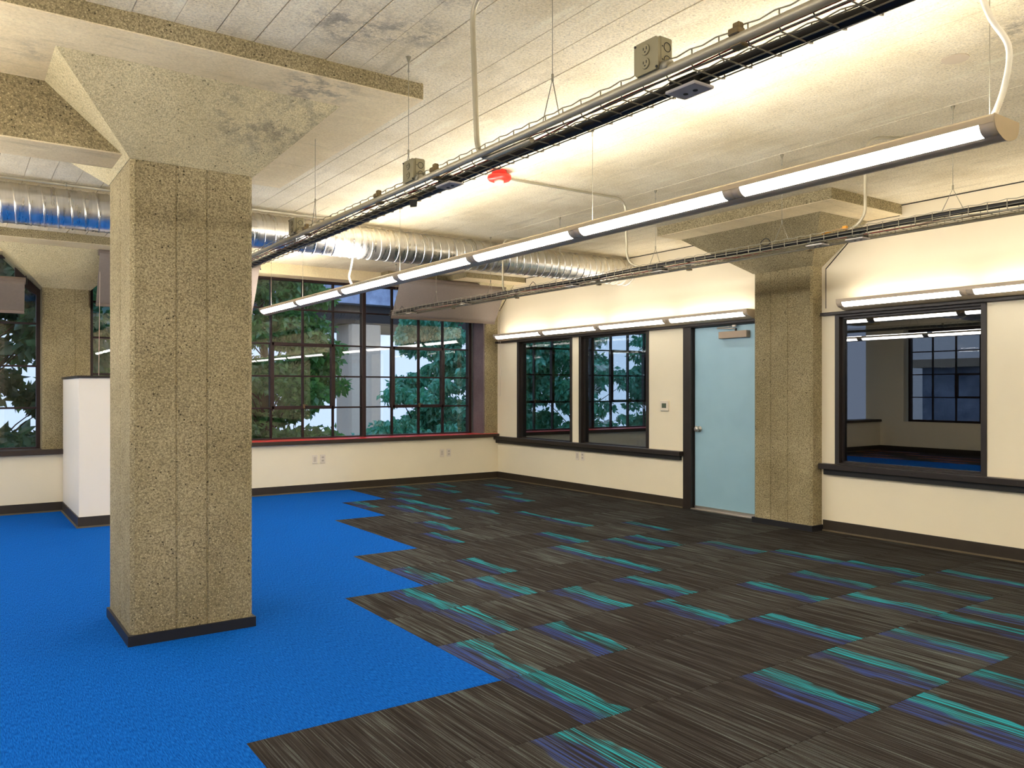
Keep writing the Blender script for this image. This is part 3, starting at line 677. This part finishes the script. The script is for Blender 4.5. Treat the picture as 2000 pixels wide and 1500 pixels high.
# things lying in / clamped to the trays
def cable(name, lab, ctrl_fn, y0, y1, r, mat, n=120, seg=8):
    pts = [ctrl_fn(y) for y in np.linspace(y0, y1, n)]
    o = MB().tube(pts, r, seg).build(name, M[mat]); tag(o, lab, 'cable'); return o
cable('cable_bundle', 'thick black cable bundle lying in the nearer wire tray', lambda y: (1.900+.008*math.sin(y*1.9), y, 2.312+.003*math.sin(y*5)), .22, 8.5, .019, 'black')
cable('cable_bundle', 'thick black cable lying in the farther wire tray', lambda y: (4.738+.008*math.sin(y*2.1), y, 2.366+.006*math.sin(y*3.1)), .22, 9.45, .016, 'black')
cable('red_cable', 'thin red cable wandering in the nearer wire tray', lambda y: (1.832+.018*math.sin(y*2.7), y, 2.312+.004*math.sin(y*7)), .22, 8.5, .0030, 'cred', 160, 5)
cable('red_cable', 'second thin red cable beside the steel pipe of the nearer tray', lambda y: (1.815+.014*math.sin(y*3.7+1), y, 2.316+.005*math.sin(y*5)), .22, 8.5, .0026, 'cred', 160, 5)
cable('red_cable', 'thin red cable wandering in the farther wire tray', lambda y: (4.79+.016*math.sin(y*3.7), y, 2.350+.006*math.sin(y*6)), .22, 9.2, .0048, 'cred', 160, 5)
cable('pale_cable', 'thin pale cable in the farther wire tray', lambda y: (4.775+.02*math.sin(y*2.9+2), y, 2.356+.006*math.sin(y*5+1)), .22, 9.2, .005, 'cwhite', 160, 5)
def tray_pipe(lab, x, z, y0, y1, clamps, r=.0145):
    e = empty('conduit', (x, y0, z), lab, 'conduit')
    MB().tube([(x, y0, z), (x, y1, z)], r, 12).build('pipe', M['emt'], e)
    for y in clamps:
        MB().cbox(x-.016, x+.016, y-.018, y+.018, z+.010, z+.030, .003).cbox(x-.004, x+.018, y-.012, y+.012, z+.028, z+.048, .003).cbox(x-.004, x+.030, y-.02, y+.02, z-.020, z-.008, .003).build('beam_clamp', M['strap'], e)
    return e
tray_pipe('fat steel conduit clamped along the left side of the nearer wire tray', 1.768, 2.312, .2, 8.5, (1.46, 3.14, 3.72, 4.72, 6.2))
tray_pipe('steel conduit clamped along the right side of the farther wire tray', 4.865, 2.335, .2, 9.2, (3.4, 4.5, 5.6, 6.9, 8.2), .011)
def outlet_box(lab, y, x=1.775, z=2.318, s=1.):
    """square steel box, duplex receptacle cover facing -x"""
    r = empty('outlet_box', (x, y, z), lab, 'outlet box', 'steel outlet boxes standing on the nearer tray')
    w = .052; zt = z+.104
    MB().cbox(x-.022, x+.034, y-w, y+w, z, zt, .006).build('box_body', M['box'], r)
    MB().prism([(y-w+.010, z+.002), (y+w-.010, z+.002), (y+w, z+.012), (y+w, zt-.012), (y+w-.010, zt-.002), (y-w+.010, zt-.002), (y-w, zt-.012), (y-w, z+.012)], 0, x-.030, x-.022).build('cover_plate', M['box'], r)
    for dz_ in (.031, .073):
        f = MB().lathe([(.0165, 0), (.0165, -.003), (.0150, -.0045)], (x-.030, y, z+dz_), axis=0, seg=20).build('socket', M['box'], r)
        q = MB(); q.box(x-.0352, x-.0340, y-.008, y-.005, z+dz_-.001, z+dz_+.008); q.box(x-.0352, x-.0340, y+.005, y+.008, z+dz_-.001, z+dz_+.007); q.box(x-.0352, x-.0340, y-.0025, y+.0025, z+dz_-.009, z+dz_-.005)
        q.build('slot', M['boxd'], f)
    for dz_ in (.032, .072):
        MB().tube([(x+.008+.014*math.cos(t), y-w-.0008, z+dz_+.014*math.sin(t)) for t in np.linspace(0, 2*PI, 17)], .0012, 4).build('knockout', M['boxd'], r)
        MB().lathe([(.0022, 0), (.0022, -.001)], (x-.012, y-w, z+dz_), axis=1, seg=8).build('screw_hole', M['boxd'], r)
    for a, b in ((y-w+.006, z+.008), (y+w-.006, zt-.008)):
        MB().lathe([(.004, 0), (.004, -.003)], (x-.030, a, b), axis=0, seg=8).build('cover_screw', M['boxd'], r)
    MB().tube([(x-.008, y-w-.03, z+.004), (x-.008, y-w, z+.010)], .017, 10).build('connector', M['zinc'], r)
outlet_box('largest steel outlet box, on the nearer tray, closest to the camera', 1.786)
outlet_box('steel outlet box on the nearer tray to the left of the red alarm', 3.345)
outlet_box('steel outlet box on the nearer tray beside the big column, in front of the duct', 4.90)
def under_plate(lab, x, y, z, rot=0, sx_=.045, sy_=.062, mat='plate'):
    r = empty('data_outlet', (x, y, z), lab, 'data outlet')
    MB().cbox(x-sx_, x+sx_, y-sy_, y+sy_, z-.010, z, .003).build('cover_plate', M[mat], r)
    MB().cbox(x-sx_+.008, x+sx_-.008, y-sy_+.008, y+sy_-.008, z, z+.030, .003).build('back_box', M['boxd'], r)
    for d_ in (-.02, .02): MB().lathe([(.008, 0), (.008, -.002)], (x+.005, y+d_, z-.010), axis=2, seg=10).build('jack', M['boxd'], r)
under_plate('flat grey data outlet under the nearer tray, below the closest outlet box', 1.892, 1.745, 2.292)
under_plate('flat grey data outlet under the nearer tray, just left of the red alarm', 1.870, 3.18, 2.292, sx_=.038)
under_plate('flat data outlet under the farther tray right in front of the wall pilaster', 4.77, 3.26, 2.328)
under_plate('rightmost flat data outlet under the farther tray, just right of the pilaster', 4.79, 2.98, 2.328)
under_plate('flat data outlet under the farther tray left of the pilaster', 4.77, 4.72, 2.328)
under_plate('flat data outlet under the farther tray above the right interior window', 4.77, 5.85, 2.328)
under_plate('flat data outlet under the farther tray in front of the slanted shade', 4.77, 7.75, 2.328, mat='plastic2')
under_plate('flat data outlet at the far end of the farther tray by the back window', 4.77, 9.05, 2.328, mat='plastic2')
tg = MB().prism([(1.80, 3.44), (1.83, 3.41), (1.90, 3.55), (1.88, 3.58)], 2, 2.262, 2.266).build('tag_plate', M['strap']); tag(tg, 'small tan plate hanging under the nearer tray below the middle outlet box', 'tag')
oc = MB().cbox(4.725, 4.75, 3.02, 3.05, 2.388, 2.412, .004).tube([(4.737, 3.05, 2.40), (4.737, 3.20, 2.385)], .004, 6).build('connector', M['orange']); tag(oc, 'small yellow connector on the farther tray near the pilaster', 'connector')
def coil(lab, c, r1):
    o = MB().tube([(c[0]+.4*r1*math.sin(2*t), c[1]+r1*math.cos(t)*1.6, c[2]+r1*math.sin(t)) for t in np.linspace(0, 5*PI, 60)], .003, 5).build('cable_coil', M['boxd']); tag(o, lab, 'cable')
coil('small dark cable coil at the far end of the farther tray', (4.76, 9.30, 2.40), .035)
coil('small cable loop on the farther tray beside the slanted shade', (4.75, 6.45, 2.40), .03)
coil('small cable loop on the farther tray in front of the pilaster capital', (4.73, 3.65, 2.40), .025)

# fire alarm
al = empty('fire_alarm', (3.38, 5.01, ZC), 'red round fire alarm with a white centre on the ceiling behind the nearer tray', 'fire alarm')
MB().lathe([(.055, 0), (.060, -.025), (.050, -.034)], (3.38, 5.01, ZC), seg=24).build('mounting_box', M['alarm'], al)
MB().lathe([(.050, -.030), (.088, -.040), (.092, -.062), (.078, -.076), (.04, -.080)], (3.38, 5.01, ZC), seg=28).build('cover', M['alarm'], al)
MB().lathe([(.036, -.078), (.034, -.096), (.018, -.108)], (3.37, 5.0, ZC), seg=20).build('lens', M['plastic'], al)
MB().prism([(3.44, 5.02), (3.50, 5.05), (3.49, 5.09), (3.43, 5.08)], 2, ZC-.035, ZC).build('side_hub', M['alarm'], al)

# ------------------------------------------------------------------ roller shades
def shade(lab, x0, x1, yt, zt, yb, zb, cordx=None, tube=True):
    r = empty('roller_shade', ((x0+x1)/2, yt, zt), lab, 'window shade', 'roller shades at the back windows')
    MB().tube([(x0-.01, yt, zt-.03), (x1+.01, yt, zt-.03)], .038, 20).build('roller_tube', M['shadetube'], r)
    n = 10; a = []; b = []
    for i in range(n+1):
        t = i/n; y = yt-.036+(yb-yt+.036)*t; z = zt-.045+(zb-zt+.045)*t-.012*math.sin(PI*t); a.append((y, z)); b.append((y+.003, z))
    MB().prism(a+b[::-1], 0, x0, x1, True).build('fabric', M['shade'], r)
    MB().cbox(x0, x1, yb-.010, yb+.012, zb-.022, zb+.012, .003).build('bottom_bar', M['shadetube'], r)
    MB().tube([(x1+.01, yt-.03, zt+.02), (x1+.02, yt+.03, zt), (x1+.02, yt+.015, zt-.06), (x1+.015, yt-.02, zt-.07)], .008, 6).build('bracket', M['black'], r)
    if cordx is not None:
        cy, cz = cordx
        MB().tube([(x1+.02, cy, zt-.05), (x1+.02, cy, cz), (x1+.02, cy-.02, cz-.015), (x1+.02, cy-.04, cz), (x1+.02, cy-.04, zt-.05)], .0022, 5).build('pull_cord', M['plastic2'], r)
shade('slanted taupe roller shade over the window beside the room corner', 5.06, 6.80, 9.95, 2.915, 10.21, 2.38, (10.12, 1.28))
shade('taupe roller shade half hidden behind the big column', 1.36, 3.13, 9.95, 2.915, 10.21, 2.33, None)
shade('taupe roller shade above the window at the left edge of the photo', -1.5, .66, 10.12, 2.56, 10.16, 2.20, None)
cd = MB().tube([(1.375, 10.0, 2.9), (1.375, 10.1, 1.5), (1.375, 10.11, 1.2)], .003, 5).build('pull_cord', M['plastic2']); tag(cd, 'thin pale pull cord hanging over the partition left of the big column', 'cord')

# ------------------------------------------------------------------ wall outlets and thermostat
def wall_outlet(lab, wall, a, z, blank=False):
    loc = (a, YB, z) if wall == 'b' else (XR, a, z)
    r = empty('wall_outlet', loc, lab, 'outlet')
    def bx(m, a0, a1, d0, d1, z0, z1, c=0):
        if wall == 'b': m.box(a+a0, a+a1, YB-d1, YB-d0, z+z0, z+z1, c)
        else: m.box(XR-d1, XR-d0, a+a0, a+a1, z+z0, z+z1, c)
        return m
    bx(MB(), -.036, .036, 0, .006, -.058, .058, .002).build('face_plate', M['plastic'], r)
    if blank: bx(MB(), -.018, .018, .0055, .0085, -.034, .034, .001).build('insert', M['plastic2'], r)
    else:
        for dz_ in (-.021, .021):
            s = bx(MB(), -.017, .017, .0055, .0085, dz_-.014, dz_+.014, .002).build('socket', M['plastic2'], r)
            m = MB(); bx(m, -.008, -.005, .0083, .009, dz_-.004, dz_+.006); bx(m, .005, .008, .0083, .009, dz_-.004, dz_+.006); m.build('slot', M['boxd'], s)
wall_outlet('left blank plate of the outlet pair on the back wall near the big column', 'b', 3.985, .435, True)
wall_outlet('right socket of the outlet pair on the back wall near the big column', 'b', 4.095, .435)
wall_outlet('left blank plate of the outlet pair on the back wall near the corner', 'b', 5.93, .435, True)
wall_outlet('right socket of the outlet pair on the back wall near the corner', 'b', 6.045, .435)
wall_outlet('left blank plate of the outlet pair on the right wall under the windows', 'r', 8.38, .475, True)
wall_outlet('right socket of the outlet pair on the right wall under the windows', 'r', 8.27, .475)
th = empty('thermostat', (XR, 6.76, 1.17), 'square white thermostat with a dark screen between window and blue door', 'thermostat')
MB().cbox(XR-.022, XR, 6.695, 6.825, 1.11, 1.232, .004).build('body', M['plastic'], th)
MB().box(XR-.0235, XR-.0215, 6.725, 6.795, 1.145, 1.20).build('screen', M['screen'], th)

# ------------------------------------------------------------------ outdoors
gr = MB().box(-60, 90, 11.2, 120, -5.2, -5).box(-60, -3.9, -40, 11.2, -5.2, -5).build('ground', M['soil']); tag(gr, kind='structure')
def leaf_cloud(name, mat, centers, n, size, droop=.5, parent=None):
    """centers: list of (x,y,z,rx,ry,rz) clumps; n leaves in all; each leaf folded along its midrib"""
    c = np.array(centers); w = c[:, 3]*c[:, 4]*c[:, 5]; w = w/w.sum(); idx = rng.choice(len(c), n, p=w)
    d = rng.normal(size=(n, 3)); d /= np.linalg.norm(d, axis=1)[:, None]; rad = rng.uniform(.35, 1, n)**.5
    P = c[idx, :3]+d*rad[:, None]*c[idx, 3:]
    ax = rng.normal(size=(n, 3)); ax[:, 2] -= droop*1.5; ax /= np.linalg.norm(ax, axis=1)[:, None]
    up = rng.normal(size=(n, 3))+np.array([0, 0, .8]); sd = np.cross(ax, up); sd /= np.linalg.norm(sd, axis=1)[:, None]; nn = np.cross(sd, ax)
    L = size*rng.uniform(.6, 1.25, n)[:, None]; Wd = L*rng.uniform(.20, .30, n)[:, None]
    tip = P+ax*L; mid = P+ax*L*.45
    V = np.stack([P, mid+sd*Wd+nn*Wd*.35, tip, mid-sd*Wd+nn*Wd*.35, mid], 1).reshape(-1, 3)
    b = np.arange(n)*5; F = np.stack([np.stack([b, b+1, b+4], 1), np.stack([b+1, b+2, b+4], 1), np.stack([b+2, b+3, b+4], 1), np.stack([b+3, b, b+4], 1)], 1).reshape(-1, 3)
    me = bpy.data.meshes.new(name); me.vertices.add(len(V)); me.vertices.foreach_set('co', V.ravel().astype(np.float32))
    me.loops.add(len(F)*3); me.loops.foreach_set('vertex_index', F.ravel().astype(np.int32)); me.polygons.add(len(F))
    me.polygons.foreach_set('loop_start', np.arange(len(F), dtype=np.int32)*3); me.polygons.foreach_set('loop_total', np.full(len(F), 3, np.int32))
    me.update(calc_edges=True); me.validate(); me.materials.append(mat)
    o = bpy.data.objects.new(name, me); COL.objects.link(o); o['kind'] = 'stuff'
    if parent is not None: o.parent = parent; o.matrix_parent_inverse = Matrix.Translation(-parent.location)
    return o
def tree(lab, x, y, zc, rx, ry, rz, nclump, n, size, mat, droop=.5, name='tree', group='trees outside the windows', cl=.30):
    r = empty(name, (x, y, -5), lab, 'tree' if name == 'tree' else 'bush', group)
    cs = []
    m = MB().tube([(x, y, -5), (x+.1, y, zc-rz*.6), (x, y+.1, zc+rz*.5)], [.17, .12, .03], 8)
    for i in range(int(nclump*1.9)):
        d_ = rng.normal(size=3); d_ /= np.linalg.norm(d_); q = rng.uniform(.3, 1)**.5
        c = (x+d_[0]*q*rx, y+d_[1]*q*ry, zc+d_[2]*q*rz); s = cl*rng.uniform(.6, 1.2)
        cs.append((*c, s*1.15, s*1.15, s*.6))
        if i % 3: continue
        zb_ = max(-4.5, c[2]-.35-.5*math.hypot(c[0]-x, c[1]-y)); m.tube([(x+.03, y+.03, zb_), ((x+c[0])/2, (y+c[1])/2, (zb_+c[2])/2+.06), c], [.014, .009, .004], 4)
    m.build('trunk', M['bark'], r); leaf_cloud('foliage', mat, cs, n, size, droop, r)
tree('dark green broadleaf tree seen through the back window beside the big column', 4.35, 13.6, 1.9, 1.25, 1.0, 2.3, 60, 26000, .15, M['leaf_dark'])
tree('tall dark tree behind the broadleaf tree, filling the window left of the big column', 2.6, 14.2, 1.4, 1.7, 1.1, 3.4, 70, 26000, .15, M['leaf_dark'])
tree('large-leaved dark tree outside the window at the left edge of the photo', .35, 13.2, 1.4, 1.5, 1.0, 2.9, 80, 22000, .21, M['leaf_deep'])
tree('drooping teal green tree filling the right part of the back window', 9.9, 15.8, 1.9, 1.9, 1.3, 2.3, 60, 26000, .16, M['leaf_teal'], .9)
tree('lower teal green tree with sky above it in the middle of the back window', 8.1, 15.4, -.1, 1.3, 1.1, 1.5, 45, 20000, .15, M['leaf_teal'], .9)
tree('teal tree seen through the left interior window', 12.6, 15.4, 1.5, 1.7, 1.2, 2.6, 60, 24000, .16, M['leaf_teal'], .7)
tree('teal tree seen through the right interior window', 15.4, 14.6, 1.5, 1.7, 1.2, 2.6, 60, 24000, .16, M['leaf_teal'], .7)
tree('low bright green bush at the bottom of the back window', 6.5, 13.4, -.9, 1.1, .7, .95, 30, 7000, .13, M['leaf_lite'], .5, 'bush', 'bushes below the back window', .35)
tree('low teal bush at the bottom right of the back window', 8.6, 13.6, -.9, 1.2, .7, .9, 30, 7000, .14, M['leaf_teal'], .6, 'bush', 'bushes below the back window', .35)
tree('dark tree outside the left wall, seen only in reflections', -6.6, 6.6, 1.0, 1.2, 1.8, 2.6, 45, 7000, .18, M['leaf_dark'])
vi = empty('viaduct', (13.5, 30, -5), 'grey-blue streaked concrete viaduct beyond the trees outside the back window', 'viaduct')
MB().box(4, 40, 29.3, 36, 4.75, 6.7).box(4, 40, 29.1, 29.4, 6.7, 6.95).build('deck', M['conc_grey'], vi)
MB().box(11.5, 19.5, 29.9, 35, 4.0, 4.75).build('cross_beam', M['frame'], vi)
MB().prism([(13.1, 29.9), (14.3, 29.9), (14.4, 30.0), (14.4, 31.2), (13.0, 31.2), (13.0, 30.0)], 2, -5, 4.0).build('pier', M['fixgrey'], vi)
bl = empty('building', (-18, 14, -5), 'low grey building with an amber lamp, seen only in reflections', 'building')
MB().box(-22, -16, 9, 16, -5, 2.2).build('walls', M['conc_grey'], bl); MB().box(-22.3, -15.6, 8.7, 16.3, 2.2, 2.5).build('roof', M['fixgrey'], bl); MB().box(-15.6, -15.5, 11, 11.6, 3.0, 3.2).tube([(-15.55, 11.3, 2.5), (-15.55, 11.3, 3.0)], .05, 6).build('lamp', M['amber'], bl)
